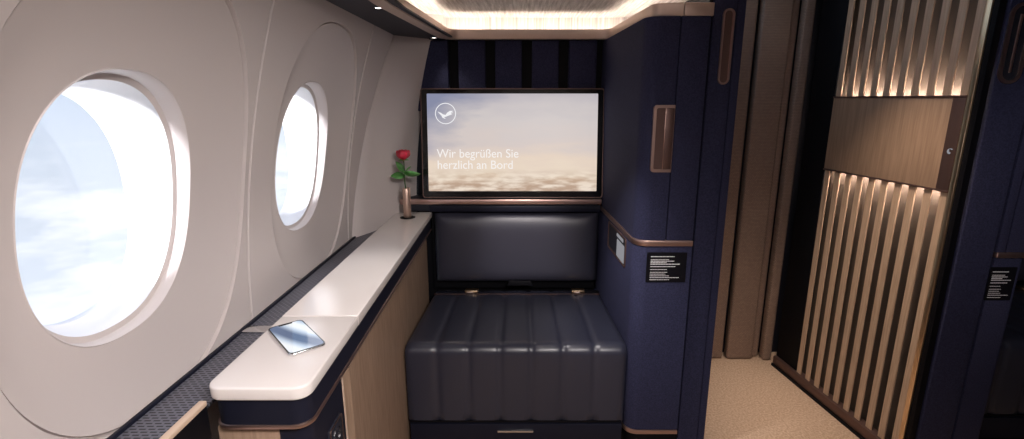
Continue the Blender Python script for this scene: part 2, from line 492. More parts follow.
# screen wall: dark backing, five upholstered fields between black reveals, cove trough on top
bm = NB()
box(bm, -.62, .60, 2.385, 2.43, 0, 1.612)
box(bm, -.50, .385, 2.338, 2.386, 1.6105, 1.613)
structure(obj('wall_back', bm, M['black']))
GR = [(-.322, -.277), (-.156, -.112), (.009, .054), (.174, .219), (.344, .380)]
edges = [-.47]+[v for g_ in GR for v in g_]
fields = list(zip(edges[0::2], edges[1::2]))
for k, (a, b) in enumerate(fields):
    bm = B(a, b, 2.345, 2.385, 1.30, 1.610, .006, 3)
    o = obj('upholstered_wall_panel', bm, M['navy'])
    tag(o, ['narrow navy fabric panel above the screen beside the curved white wall',
            'navy fabric wall panel above the screen emblem, second from the window side',
            'navy fabric wall panel above the screen, middle of the five',
            'navy fabric wall panel above the screen, second from the tall cabinet',
            'navy fabric wall panel above the screen next to the tall cabinet'][k], 'wall panel', 'navy panels above the screen')

structure(obj('trim_3', B(-.62, .735, 2.43, 2.45, 1.60, 1.715), M['ceil']))

# overhead dark panel along the sidewall
pts = [(-.56, -.88), (-.34, -.88), (-.34, 1.60), (-.285, 2.40), (-.50, 2.40), (-.56, 2.0)]
oh = obj('overhead_panel', prism(NB(), pts, XY, 1.613, 1.619), M['navy_smooth'])
tag(oh, 'dark navy overhead panel running above the windows', 'overhead panel')

# bronze cove trim all round (inner edge path) and the light strip hidden behind it
path = round_path([(-.362, -.88), (-.362, 1.52), (-.305, 2.30), (.388, 2.30), (.425, 1.70), (.516, 1.685)], [.3, .05, .05, .035])
bm = sweep(NB(), path, [(0, 1.612), (.002, 1.609), (.043, 1.609), (.045, 1.612), (.045, 1.648), (.0, 1.648)])
structure(obj('trim_1', bm, M['champagne'], smooth=45))
structure(obj('trim_2', B(.519, .612, 1.684, 1.729, 1.609, 1.648, .002), M['champagne']))
path2 = round_path([(-.420, -.80), (-.420, 1.52), (-.355, 2.365), (.44, 2.365), (.48, 1.76), (.60, 1.75)], [.3, .04, .04, .03])
bm = sweep(NB(), path2, [(0, 1.6215), (.014, 1.6215), (.014, 1.628), (0, 1.628)])
tag(obj('light_strip', bm, M['led']), 'warm glowing light strip behind the bronze ceiling trim', 'light strip')

# reading lights in the overhead panel
for k, (x, y) in enumerate(((-.415, 1.567), (-.372, 2.285))):
    t = thing('reading_light', ['small recessed reading light in overhead panel above the far window', 'small bright reading light at the corner by the screen wall'][k], 'reading light', (x, y, 1.615), group='overhead reading lights')
    obj('bezel', lathe(NB(), [(.016, 0), (.0165, -.003), (.013, -.0045), (.010, -.003), (.010, 0)], x, y, 1.615, 24), M['chrome' if k else 'navy_dark'], t)
    obj('lens', lathe(NB(), [(.0095, -.0005), (.0095, -.003), (.006, -.004), (.001, -.0042)], x, y, 1.615, 20), M['lamp_dot'], t)

# ------------------------------------------------------------------ window-side ledge: perforated grille and rail
g = thing('air_grille', 'dark perforated grille strip between the window wall and white console', 'grille', (-.625, .6, .795))
obj('grille_plate', B(-.682, -.580, .0, 2.12, .793, .799), M['grille'], g)
obj('wall_edge_bead', B(-.6845, -.676, .0, 2.12, .793, .806, .002), M['navy_smooth'], g)
obj('edge_rail', B(-.580, -.566, .0, .803, .812, .822, .002), M['tan'], g)
obj('rail_support', B(-.578, -.568, .0, .803, .70, .812), M['black'], g)
obj('divider_bar', B(-.676, -.580, 1.115, 1.150, .799, .804, .0015), M['chrome'], g, label='grey bar crossing the grille')

# ------------------------------------------------------------------ side console
cs = thing('side_console', 'long white-topped side console with wood front under the windows', 'console', (-.48, .82, 0))
def outline(y0, y1, ins=0, rf=.034):
    xr = lambda y: -.385-.026*(y-.80)/1.47
    L_ = -.574
    pts = [(L_+ins, y0), (xr(y0)-ins, y0), (xr(y1)-ins, y1), (L_+ins, y1)]
    return round_poly(pts, [rf, rf, .0, .0] if rf else [0, 0, 0, 0], 8)
obj('countertop', prism(NB(), outline(.806, 1.1165, 0, .030), XY, .818, .844, .004, 3), M['counter'], cs)
obj('countertop', prism(NB(), outline(1.1195, 2.27, 0, 0), XY, .818, .844, .003, 3), M['counter'], cs)
obj('apron', prism(NB(), outline(.812, 2.268, .006, .032), XY, .765, .818), M['navy_smooth'], cs)
obj('accent_line', prism(NB(), outline(.810, 2.269, .003, .032), XY, .756, .765, .002, 2), M['bronze'], cs)
obj('core', prism(NB(), outline(.835, 2.265, .043, .02), XY, 0, .756), M['navy_dark'], cs)
obj('end_panel', B(-.568, -.452, .822, .850, .02, .755, .003), M['wood'], cs)
obj('corner_post', prism(NB(), round_poly([(-.452, .822), (-.397, .822), (-.400, 1.005), (-.452, 1.005)], [0, .028, 0, 0], 8), XY, .02, .756), M['navy_smooth'], cs)
obj('lit_edge', B(-.452, -.405, 1.012, 1.030, .02, .755, .002), M['tan'], cs)  # wood end face, its lit look put into the lighter tan
pts = [(-.460, 1.085), (-.410, 1.085), (-.440, 1.66), (-.440, 2.265), (-.460, 2.265)]
obj('side_panel', prism(NB(), pts, XY, .02, .756), M['wood'], cs)
# socket plate on the post, facing the seat
sp = obj('socket_plate', B(-.4025, -.394, .905, .975, .560, .680, .003, 2), M['navy_dark'], cs)
bm = NB()
for zz in (.648, .600):
    n = 20
    pts = [(.940+.018*math.cos(2*PI*k/n), zz+.018*math.sin(2*PI*k/n)) for k in range(n)]
    pin = [(.940+.0155*math.cos(2*PI*k/n), zz+.0155*math.sin(2*PI*k/n)) for k in range(n)]
    frame(bm, pts, pin, YZ, -.3945, -.3925)
    for dy in (-.007, .007): box(bm, -.3945, -.393, .940+dy-.002, .940+dy+.002, zz-.004, zz+.005)
obj('socket', bm, M['chrome'], sp)
bm = NB()
outer = rrect(.070, .120, .006, 4, .940, .620); inner = rrect(.064, .114, .005, 4, .940, .620)
frame(bm, outer, inner, YZ, -.3945, -.3928)
obj('plate_rim', bm, M['bronze'], sp)
# dark holder ring in the top for the vase
VX, VY = -.497, 2.155
obj('vase_recess', lathe(NB(), [(.034, .0), (.034, .0012), (.026, .0016), (.022, .0008)], VX, VY, .8442, 36), M['black'], cs)

# ------------------------------------------------------------------ vase and rose
v = thing('bud_vase', 'slim copper cylinder vase standing at the far end of the console', 'vase', (VX, VY, .846))
obj('vase_body', lathe(NB(), [(.0150, 0), (.0170, .003), (.0170, .128), (.0160, .130), (.0145, .128), (.014, .010), (.002, .008)], VX, VY, .846, 36), M['copper'], v)
r = thing('rose', 'single red rose with green leaves standing in the copper vase', 'flower', (VX, VY, .86))
stem = [(VX+.004, VY, .862), (VX+.002, VY, .93), (VX-.004, VY-.002, 1.00), (VX-.002, VY-.003, 1.06), (VX-.004, VY-.004, 1.098)]
obj('stem', tube(NB(), stem, [.0028, .0027, .0026, .0025, .003], 10), M['stem'], r)
bc = Vector((VX-.004, VY-.004, 1.118))
bloom = NB()
def petal(bm, ang, r0, rtop, h, wid, lean):
    nu, nv = 8, 7; grid = []
    for j in range(nv+1):
        t = j/nv; rr = r0*math.sin(min(1, t*1.35)*PI/2)+(rtop-r0)*t**3
        row = []
        for i in range(nu+1):
            s = (i/nu-.5)*2; a = ang+s*wid*(1-.25*(1-t))
            z = -h*.5+h*t*(1-.16*s*s)
            row.append(bm.verts.new(bc+Vector((rr*math.cos(a), rr*math.sin(a), z+lean*t*t*(1-s*s)*0))))
        grid.append(row)
    for a_, b_ in zip(grid, grid[1:]):
        for i in range(nu): bm.faces.new((a_[i], a_[i+1], b_[i+1], b_[i]))
layers = [(3, .009, .006, .050, 1.2), (4, .016, .011, .052, 1.0), (5, .024, .020, .049, .85), (6, .030, .029, .043, .74)]
for li, (n, r0, rt, h, w_) in enumerate(layers):
    for k in range(n):
        bm = NB(); petal(bm, 2*PI*k/n+li*.6, r0, rt, h, w_, 0)
        po = obj('petal', bm, M['petal'], r)
        so = po.modifiers.new('thickness', 'SOLIDIFY'); so.thickness = .0009
bm = NB()
for k in range(5):
    a = 2*PI*k/5
    p0 = bc+Vector((0, 0, -.021)); d = Vector((math.cos(a), math.sin(a), 0)); s_ = Vector((-d.y, d.x, 0))
    q = [p0+s_*.004, p0+d*.013+s_*.005+Vector((0, 0, .006)), p0+d*.024+Vector((0, 0, .002)), p0+d*.013-s_*.005+Vector((0, 0, .006)), p0-s_*.004]
    vv = [bm.verts.new(x) for x in q]; bm.faces.new(vv)
    ww = [bm.verts.new(x-Vector((0, 0, .0012))) for x in q]; bm.faces.new(ww[::-1])
    for i in range(5): bm.faces.new((vv[i], vv[(i+1) % 5], ww[(i+1) % 5], ww[i]))
obj('sepals', bm, M['leaf'], r)
def leaf(base, d, length, width, droop):
    d = Vector(d).normalized(); s = d.cross(Vector((0, 0, 1))).normalized(); u = s.cross(d)
    s, u = s*.72+u*.69, u*.72-s*.69
    bm = NB(); n = 9; L_ = []
    for k in range(n+1):
        t = k/n; w = width*math.sin(PI*min(1, t*.93+.05))**.8*(1-.35*t)
        c = Vector(base)+d*length*t+Vector((0, 0, -droop*t*t))
        L_.append([bm.verts.new(c+s*w+u*.002), bm.verts.new(c-u*.001), bm.verts.new(c-s*w+u*.002)])
    for a, b in zip(L_, L_[1:]):
        for i in range(2): bm.faces.new((a[i], a[i+1], b[i+1], b[i]))
    o = obj('leaf', bm, M['leaf'], r)
    so = o.modifiers.new('thickness', 'SOLIDIFY'); so.thickness = .001
leaf((VX-.003, VY-.002, 1.045), (-.6, -.3, .9), .062, .026, .002)
leaf((VX-.003, VY-.002, 1.035), (.9, -.3, .16), .078, .025, .006)
leaf((VX-.003, VY-.002, 1.030), (-.9, -.35, .08), .060, .024, .004)
leaf((VX-.003, VY-.002, 1.038), (.25, -.9, .18), .062, .026, .008)
leaf((VX-.003, VY-.002, 1.042), (.4, .6, .5), .048, .018, .004)

# ------------------------------------------------------------------ smartphone lying on the console
ang = math.atan2(.916-1.037, -.458+.563)
ph = thing('smartphone', 'silver-edged smartphone with bright blue-white screen lying on the console', 'phone', (-.487, .998, .8445), (0, 0, ang+PI/2-PI/2))
PL, PW = .158, .076
o = rrect(PL, PW, .012, 8)
obj('phone_body', prism(NB(), o, XY, 0, .0072, .0022, 3), M['chrome'], ph, local=True)
obj('display', prism(NB(), rrect(PL-.006, PW-.006, .010, 8), XY, .0070, .0076), M['phone_screen'], ph, local=True)
bm = NB(); frame(bm, rrect(PL-.0015, PW-.0015, .0115, 8), rrect(PL-.0065, PW-.0065, .0098, 8), XY, .0070, .0078)
obj('black_bezel', bm, M['gloss_black'], ph, local=True)
obj('notch', prism(NB(), rrect(.006, .030, .0028, 5, -PL/2+.006, 0), XY, .0071, .0080), M['gloss_black'], ph, local=True)
bm = NB()
for yy in (-.012, .016): box(bm, yy, yy+.016, -PW/2-.0006, -PW/2+.001, .002, .005, .0005, 1)
obj('side_buttons', bm, M['chrome'], ph, local=True)

# ------------------------------------------------------------------ monitor
TH = .492
tilt = math.atan2(.055, .489)
tv = thing('wall_monitor', 'wide wall monitor showing a hazy cloudscape and greeting', 'monitor', (-.034, 2.262, .912), (-tilt, 0, 0))
TW = .826
obj('housing', prism(NB(), rrect(TW, TH, .012, 5, 0, TH/2), XZ, .004, .040, .003, 2), M['black'], tv, local=True)
bm = NB(); frame(bm, rrect(TW, TH, .012, 6, 0, TH/2), rrect(TW-.008, TH-.008, .010, 6, 0, TH/2), XZ, -.003, .004)
obj('outer_rim', bm, M['bronze_dark'], tv, local=True)
SW, SH = TW-.056, TH-.054
SZ = TH/2+.004
bm = NB(); frame(bm, rrect(TW-.008, TH-.008, .010, 4, 0, TH/2), rrect(SW, SH, .003, 4, 0, SZ), XZ, -.0015, .004)
obj('bezel', bm, M['gloss_black'], tv, local=True)
scr = obj('screen', prism(NB(), rrect(SW, SH, .003, 4, 0, SZ), XZ, .0005, .0035), M['screen'], tv, local=True)
white = emit('screen_white', (.93, .93, .95), .95); pale = emit('screen_pale', S(250, 245, 242), .97)
# emblem: ring with a flying crane
ex, ez = -SW/2+.083, SZ+SH/2-.088
bm = NB(); n = 48
frame(bm, [(ex+.047*math.cos(2*PI*k/n), ez+.047*math.sin(2*PI*k/n)) for k in range(n)],
      [(ex+.0435*math.cos(2*PI*k/n), ez+.0435*math.sin(2*PI*k/n)) for k in range(n)], XZ, -.0004, .0006)
em = obj('emblem_ring', bm, white, scr, local=True)
crane = [(-.036, .009), (-.022, .004), (-.010, -.004), (.000, -.006), (.008, .004), (.020, .012), (.036, .012), (.024, .004), (.036, .005), (.022, -.002),
         (.032, -.003), (.014, -.009), (.002, -.014), (-.008, -.017), (.001, -.021), (-.004, -.023), (-.016, -.017), (-.018, -.010), (-.026, -.002)]
obj('emblem_bird', prism(NB(), [(ex+a, ez+b) for a, b in crane], XZ, -.0004, .0006), white, scr, local=True)
for body, px, pz in (('Wir begrüßen Sie', -SW/2+.040, SZ-.066), ('herzlich an Bord', -SW/2+.040, SZ-.117)):
    words = body.split()
    for i in range(len(words)):
        full = text_mesh(' '.join(words[:i+1]), .055); end = max(v_.co.x for v_ in full.verts); full.free()
        bm = text_mesh(words[i], .055); dx = end-max(v_.co.x for v_ in bm.verts)
        for v_ in bm.verts: v_.co = Vector((px+(dx+v_.co.x)*.95, -.0002-v_.co.z, pz+v_.co.y))
        obj('greeting_word', bm, pale, scr, local=True)

# ------------------------------------------------------------------ ledge below the monitor and padded backrest
lg = thing('monitor_ledge', 'narrow dark ledge with rose bronze edge below the monitor', 'ledge', (0, 2.26, .86))
obj('ledge_body', B(-.57, .370, 2.275, 2.384, .846, .905, .003), M['navy_dark'], lg)
obj('bronze_edge', B(-.57, .376, 2.255, 2.275, .882, .9055, .003), M['bronze'], lg)
obj('lower_lip', B(-.42, .372, 2.262, 2.276, .846, .874, .002), M['navy_smooth'], lg)

bk = thing('padded_backrest', 'smooth midnight leather backrest pad between monitor ledge and ottoman', 'backrest', (0, 2.29, .5))
pts = round_poly([(-.408, .500), (.372, .500), (.372, .838), (-.408, .838)], [.02, .02, .02, .02], 6)
bm = NB(); nu, nv = 40, 24
def bulge(u, v): return 2.318-.052*(1-abs(u)**10)**.5*(1-abs(v)**5)**.5
G = [[bm.verts.new((-.018+.390*u, bulge(u, v), .661+.177*v)) for v in [-1+2*j/nv for j in range(nv+1)]] for u in [-1+2*i/nu for i in range(nu+1)]]
for i in range(nu):
    for j in range(nv): bm.faces.new((G[i][j], G[i+1][j], G[i+1][j+1], G[i][j+1]))
rim = [G[i][0] for i in range(nu)]+[G[nu][j] for j in range(nv)]+[G[i][nv] for i in range(nu, 0, -1)]+[G[0][j] for j in range(nv, 0, -1)]
bk_ = [bm.verts.new((p.co.x, 2.345, p.co.z)) for p in rim]
for i in range(len(rim)): bm.faces.new((rim[i], bk_[i], bk_[(i+1) % len(rim)], rim[(i+1) % len(rim)]))
bm.faces.new(bk_)
obj('pad', bm, M['leather_pad'], bk, smooth=60)
obj('backing_board', B(-.425, .368, 2.345, 2.384, .44, .845), M['black'], bk)
pts = round_poly([(-.062, .482), (.062, .482), (.052, .506), (-.052, .506)], [0, 0, .008, .008], 4)
obj('pull_notch', prism(NB(), pts, XZ, 2.262, 2.272, .002, 2), M['black'], bk)

# ------------------------------------------------------------------ ottoman seat with channel-stitched cover
def make_ottoman(cx, label):
    t = thing('ottoman', label, 'ottoman', (cx, 1.70, 0))
    # path in (y, z) with outward normals
    R_ = .042; TOPZ, FY, BY, BZ = .460, 1.700, 2.262, .142
    path = [(BY, .36, 0, 0), (BY, .452, 0, 0)]
    path += [(BY-.008, TOPZ, 0, 1)]
    N_ = 16
    YS = [BY-.045] + [BY-.052-(BY-.052-(FY+R_))*k/N_ for k in range(N_+1)]
    path += [(y, TOPZ, 0, 1) for y in YS]
    for k in range(1, 9):
        a = PI/2*k/8; path.append((FY+R_-R_*math.sin(a), TOPZ-R_+R_*math.cos(a), -math.sin(a), math.cos(a)))
    for k in range(1, 9): path.append((FY+.004*k/8, TOPZ-R_-(TOPZ-R_-BZ)*k/8, -1, 0))
    path += [(FY+.015, BZ-.008, 0, 0), (FY+.05, BZ-.008, 0, 0)]
    nch, ns = 7, 12
    bm = NB(); cols = []
    for u in range(nch*ns+1):
        f = u/(nch*ns); ph_ = (u % ns)/ns
        dd = min(ph_, 1-ph_)                       # distance to the seam
        dip = .0055*max(0, 1-dd/.16)**1.6 + .002*(1-math.sin(PI*ph_))
        if u in (0, nch*ns): dip = .012
        elif u in (1, nch*ns-1): dip = .004
        col = []
        for (y, z, ny, nz) in path:
            k = (y-FY)/(BY-FY); half = .417-.027*k
            x = -half+2*half*f
            dz = .0035 if abs(y-(BY-.045)) < 1e-6 else 0
            col.append(bm.verts.new((cx-.016+x, y-ny*dip, z-nz*(dip+dz))))
        cols.append(col)
    for a, b in zip(cols, cols[1:]):
        for i in range(len(path)-1): bm.faces.new((a[i], a[i+1], b[i+1], b[i]))
    bm.faces.new(cols[0][::-1]); bm.faces.new(cols[-1])
    ch = obj('cushion', bm, M['leather'], t, smooth=50)
    # stitched line across the rear
    obj('stitching', B(cx-.405, cx+.375, BY-.048, BY-.046, TOPZ-.004, TOPZ+.0005), M['bronze_dark'], ch)
    obj('base', prism(NB(), [(cx-.428, FY+.012), (cx+.396, FY+.012), (cx+.368, 2.262), (cx-.405, 2.262)], XY, .030, .134, .003), M['navy_smooth'], t)
    obj('base_seam', B(cx-.424, cx+.392, FY+.004, FY+.02, .1335, .140, .001), M['black'], t)
    obj('plinth', prism(NB(), [(cx-.42, FY+.03), (cx+.39, FY+.03), (cx+.365, 2.25), (cx-.40, 2.25)], XY, 0, .030), M['black'], t)
    dr = obj('drawer', B(cx-.426, cx+.396, FY+.003, FY+.018, .034, .126, .003), M['navy_smooth'], t)
    dh = obj('drawer_handle', B(cx-.088, cx+.052, FY-.006, FY+.006, .094, .103, .002), M['chrome'], dr)
    # seat-belt fittings at the rear of the seat
    for x0 in (-.262, .245):
        bk_ = obj('belt_buckle', B(cx+x0, cx+x0+.062, BY-.038, BY-.004, TOPZ-.002, TOPZ+.012, .003), M['gold'], t, label='gold belt buckle')
        obj('buckle_latch', B(cx+x0+.010, cx+x0+.040, BY-.046, BY-.030, TOPZ+.002, TOPZ+.009, .002), M['champagne'], bk_)
    obj('belt_strap', B(cx+.310, cx+.375, BY-.034, BY-.006, TOPZ-.002, TOPZ+.004, .001), M['black'], t)
    return t
ott = make_ottoman(0, 'midnight leather ottoman with channel stitching in front of the backrest pad')

# ------------------------------------------------------------------ tall cabinet on the aisle side
def placard(cx, cz, w, h, y, label):
    t = thing('notice_placard', label, 'sign', (cx, y, cz), group='black notice placards')
    obj('plate', prism(NB(), rrect(w, h, .003, 4, cx, cz), XZ, y-.002, y, .0006, 1), M['plate'], t)
    lines = [(.86, .62, 1.3), (.76, .50, 1), (.71, .62, 1.3), (.66, .42, 1.3), (.61, .80, 1.3), (.53, .66, 1.2), (.43, .44, .8), (.34, .46, .8),
             (.28, .40, .8), (.22, .50, .8), (.16, .80, .9), (.09, .52, .8)]
    for fz, fw, th in lines:
        bm = NB(); x = cx-w*.40; x1 = x+w*fw*.92; z = cz-h/2+h*fz
        while x < x1:
            l = min(random.uniform(.004, .013), x1-x+.002)
            box(bm, x, x+l, y-.0026, y-.0018, z-.0011*th, z+.0011*th)
            x += l+.0012
        obj('text_line', bm, M['white_ink'], t)
    return t

def side_path(y):   # left flank of the cabinet
    return .378+.030*(2.36-y)/.67
cab = thing('tall_cabinet', 'tall navy fabric cabinet with bronze handle to the right of the monitor', 'cabinet', (.5, 1.75, 0))
def cab_outline(ins, y0=1.688, xr=.606):
    return round_poly([(.374+ins, 2.384), (.405+ins, y0+ins), (xr, y0+ins), (xr, 2.384)], [0, .055, 0, 0], 10)
obj('lower_body', prism(NB(), cab_outline(0), XY, .112, .850, .002, 2), M['navy'], cab)
obj('waist_trim', prism(NB(), cab_outline(-.004), XY, .850, .871, .003, 2), M['bronze'], cab)
obj('upper_body', prism(NB(), round_poly([(.374, 2.384), (.405, 1.688), (.509, 1.688), (.509, 2.384)], [0, .055, 0, 0], 10), XY, .871, 1.609, .002, 2), M['navy'], cab)
dr = obj('door_panel', B(.513, .606, 1.688, 2.384, .871, 1.609, .002, 2), M['navy'], cab)
obj('foot_trim', prism(NB(), cab_outline(-.003), XY, .094, .112, .003, 2), M['bronze'], cab)
obj('kick_base', prism(NB(), cab_outline(.012), XY, 0, .094), M['black'], cab)
# recessed grip: bronze frame open to the door seam
hx0, hx1, hz0, hz1 = .440, .510, 1.112, 1.334
outer = round_poly([(hx0, hz0), (hx1, hz0), (hx1, hz1), (hx0, hz1)], [.012, .001, .001, .012], 5)
inner = round_poly([(hx0+.010, hz0+.010), (hx1-.001, hz0+.010), (hx1-.001, hz1-.010), (hx0+.010, hz1-.010)], [.006, .001, .001, .006], 5)
hd = obj('grip_handle', frame(NB(), outer, inner, XZ, 1.681, 1.692), M['bronze'], cab)
obj('grip_recess', prism(NB(), inner, XZ, 1.6865, 1.690), M['bronze_dark'], hd)
obj('grip_blade', B(.482, .509, 1.6825, 1.690, hz0+.010, hz1-.010, .002), M['bronze_dark'], hd)
obj('blade_edge', B(.480, .4825, 1.682, 1.690, hz0+.010, hz1-.010, .0008), M['bronze'], hd)
# small control panel set in the flank
fy0, fy1 = 1.80, 2.12
ax = lambda y: .374+.031*(2.384-y)/.696
def flank(u, v, w): return (ax(u)-w, u, v)
cp = obj('control_panel', frame(NB(), rrect(.30, .115, .012, 5, 1.955, .785), rrect(.285, .100, .008, 5, 1.955, .785), flank, -.002, .004), M['bronze_dark'], cab)
obj('panel_face', prism(NB(), rrect(.287, .102, .008, 5, 1.955, .785), flank, -.002, .0012), M['navy_dark'], cp)
obj('metal_plate', prism(NB(), rrect(.115, .070, .004, 4, 1.885, .772), flank, 0, .003, .001, 1), M['display'], cp)  # metal plate, its brightness put in as a faint glow
obj('metal_plate', prism(NB(), rrect(.105, .014, .003, 4, 1.900, .822), flank, 0, .0025, .0008, 1), M['display'], cp)
placard(.519, .772, .142, .112, 1.688, 'black notice placard with white lines on the navy cabinet beside the ottoman')

# ------------------------------------------------------------------ sliding privacy door of this suite
sd = thing('sliding_door', 'tall navy sliding door with pill-shaped bronze handle at the aisle opening', 'sliding door', (.67, 1.74, 0), group='navy sliding doors')
def pill(cx, cz, w, h, y, parent, m='bronze', xf=XZ, band=.010, recess='navy_dark', bar=True):
    o_ = rrect(w, h, w/2*.98, 8, cx, cz); i_ = rrect(w-2*band, h-2*band, (w-2*band)/2*.98, 8, cx, cz)
    hh = obj('pull_handle', frame(NB(), o_, i_, xf, y-.007, y+.002), M[m], parent)
    obj('handle_recess', prism(NB(), i_, xf, y-.0025, y+.001), M[recess], hh)
    if bar: obj('grip_bar', B(cx-w*.06, cx+w*.06, y-.005, y+.001, cz-h*.36, cz+h*.36, .002), M['bronze'], hh)
    return hh
obj('door_leaf', prism(NB(), rrect(.075, 2.05, .004, 3, .6575, 1.055), XZ, 1.712, 1.76, .003, 2), M['navy'], sd)
obj('closing_edge', prism(NB(), rrect(.028, 2.05, .004, 3, .7125, 1.055), XZ, 1.718, 1.76, .003, 2), M['navy'], sd)
obj('edge_gap', B(.695, .698, 1.722, 1.758, .03, 2.07), M['black'], sd)
obj('jamb', B(.608, .619, 1.722, 2.38, 0, 1.70), M['black'], sd)
obj('bottom_guide', B(.62, .719, 1.724, 1.756, 0, .030), M['black'], sd)
pill(.6690, 1.517, .038, .235, 1.712, sd, band=.006, recess='bronze_dark', bar=False)

# ------------------------------------------------------------------ aisle end: woven fabric fields
def woven(x0, x1, y, lab, ang=0):
    o = obj('woven_wall_panel', B(-(x1-x0)/2, (x1-x0)/2, 0, .05, .004, 2.10, .010, 3), M['curtain'], local=True)
    o.location = ((x0+x1)/2, y, 0); o.rotation_euler = (0, 0, ang)
    tag(o, lab, 'fabric panel', 'beige woven panels at the aisle end')
woven(.765, 1.083, 2.432, 'narrow beige woven panel at aisle end beside the navy sliding door')
woven(1.104, 1.240, 2.425, 'wide beige woven panel in the middle of the aisle end')
woven(1.246, 1.283, 2.452, 'shaded recessed strip of beige woven cloth between two aisle panels')
woven(1.288, 1.335, 2.412, 'narrow beige woven panel at aisle end nearest the slatted door')

# ------------------------------------------------------------------ slatted sliding door across the aisle
P0, P1 = Vector((1.347, 2.27)), Vector((1.432, 1.615))
dv = (P1-P0); LEN = dv.length; th = math.atan2(dv.y, dv.x)
# local frame: +x along the door towards the camera, +y into the door (away from the aisle), z up
sl = thing('slatted_door', 'slatted walnut door with solid middle panel and glowing slots across the aisle', 'door', (P0.x, P0.y, 0), (0, 0, th))
def LB(*a, **k): return B(*a, **k)
Z0, Z1, MZ0, MZ1 = .055, 2.06, 1.052, 1.362
obj('backing', LB(-.02, LEN-.056, .055, .065, .03, 2.09), M['dark_back'], sl, local=True)
LF = .060                                        # left end of the slats along the door
W_ = LEN-.028-LF; pitch = W_/9.46
for z0_, z1_ in ((Z0, MZ0-.002), (MZ1+.002, Z1)):
    for k in range(10):
        x = LF+k*pitch
        obj('slat', LB(x, x+pitch*.47, .0, .006, z0_, z1_, .001, 1), M['wood_slat'], sl, local=True)
mp_ = obj('middle_panel', LB(LF-.004, LEN-.026, -.004, .020, MZ0, MZ1, .002), M['wood_mid'], sl, local=True)
obj('panel_end_strip', LB(LEN-.070, LEN-.0262, -.006, .0, MZ0, MZ1-.004, .001), M['bronze_dark'], mp_, local=True)
# crescent indicator
bm = NB(); n = 16; cx_, cz_ = LEN-.045, 1.185; pts = []
for k in range(n+1):
    a = PI*.20+PI*1.5*k/n*.9; pts.append((cx_+.009*math.cos(a), cz_+.009*math.sin(a)))
for k in range(n+1):
    a = PI*.20+PI*1.5*(n-k)/n*.9; pts.append((cx_+.003+.0068*math.cos(a), cz_+.003+.0068*math.sin(a)))
obj('crescent_light', prism(bm, pts, XZ, -.008, -.005), M['display'], mp_, local=True)
obj('panel_lip', LB(LF-.004, LEN-.026, -.008, .018, MZ1-.004, MZ1+.003, .001), M['bronze_dark'], mp_, local=True)
obj('panel_lip', LB(LF-.004, LEN-.026, -.008, .018, MZ0-.003, MZ0+.004, .001), M['bronze_dark'], mp_, local=True)
obj('light_strip', LB(LF, LEN-.058, .0215, .0275, MZ1-.010, MZ1-.004), M['led_slat'], sl, local=True)
obj('light_strip', LB(LF, LEN-.058, .0215, .0275, MZ0+.004, MZ0+.010), M['led_slat'], sl, local=True)
obj('edge_profile', LB(LEN-.026, LEN-.006, -.006, .026, .03, 2.09, .003), M['gold'], sl, local=True, label='gold metal edge profile')
obj('edge_seal', LB(LEN-.006, LEN+.012, .0, .024, .03, 2.09), M['black'], sl, local=True)
obj('stile', LB(-.105, LF-.010, .004, .040, .03, 2.09, .003), M['black'], sl, local=True)
obj('bottom_rail', LB(-.105, LEN-.006, -.012, .03, .012, Z0, .003), M['bronze_dark'], sl, local=True)
obj('floor_track', LB(-.105, LEN+.01, -.018, .022, .0, .012), M['black'], sl, local=True)

# ------------------------------------------------------------------ opposite suite: sliding door, cabinet, dark seat beyond
sd2 = thing('sliding_door', 'dark navy door panel with pill-shaped bronze handle at far right', 'sliding door', (1.52, 1.62, 0), group='navy sliding doors')
obj('door_leaf', prism(NB(), round_poly([(1.464, 1.60), (1.590, 1.60), (1.590, 1.63), (1.464, 1.63)], [.004, .012, 0, 0], 5), XY, .02, 2.08, .002, 2), M['navy'], sd2)
obj('bottom_guide', B(1.465, 1.59, 1.605, 1.625, 0, .02), M['black'], sd2)
pill(1.502, 1.516, .070, .235, 1.600, sd2)
cab2 = thing('tall_cabinet', 'dark navy cabinet at right edge of view with bronze waist trim', 'cabinet', (1.65, 1.7, 0))
def cab2_outline(ins, xr=1.70): return round_poly([(1.596, 1.604+ins), (xr-ins, 1.604+ins), (xr+.03-ins, 2.38), (1.596, 2.38)], [0, .02, 0, 0], 8)
obj('lower_body', prism(NB(), cab2_outline(0), XY, .10, .836, .002, 2), M['navy'], cab2)
obj('waist_trim', prism(NB(), round_poly([(1.592, 1.594), (1.712, 1.594), (1.74, 2.38), (1.592, 2.38)], [.003, .025, 0, 0], 6), XY, .836, .853, .003, 2), M['bronze'], cab2)
obj('upper_body', prism(NB(), round_poly([(1.628, 1.604), (1.702, 1.604), (1.732, 2.38), (1.628, 2.38)], [0, .02, 0, 0], 8), XY, .853, 1.65, .002, 2), M['navy'], cab2)
obj('narrow_panel', B(1.596, 1.625, 1.604, 2.38, .853, 1.65, .002), M['navy'], cab2)
obj('kick_base', prism(NB(), cab2_outline(.01), XY, 0, .10), M['black'], cab2)
placard(1.634, .742, .090, .120, 1.604, 'black notice placard with white lines on the dark cabinet at far right')
ot2 = copy_tree(ott); ot2.location = (2.17, 1.74, 0)
ot2['label'] = 'dark ottoman half hidden behind the cabinet at the right edge'
# the padded panel above it
bk2 = copy_tree(bk); bk2.location = (2.17, 2.29, .5)
bk2['label'] = 'backrest pad glimpsed behind the dark cabinet at the right edge'
structure(obj('wall_suite', B(1.74, 2.95, 2.39, 2.43, 0, 2.12), M['navy']))
structure(obj('wall_divider', B(1.50, 1.57, 1.70, 2.5, 0, 2.12), M['navy_dark']))

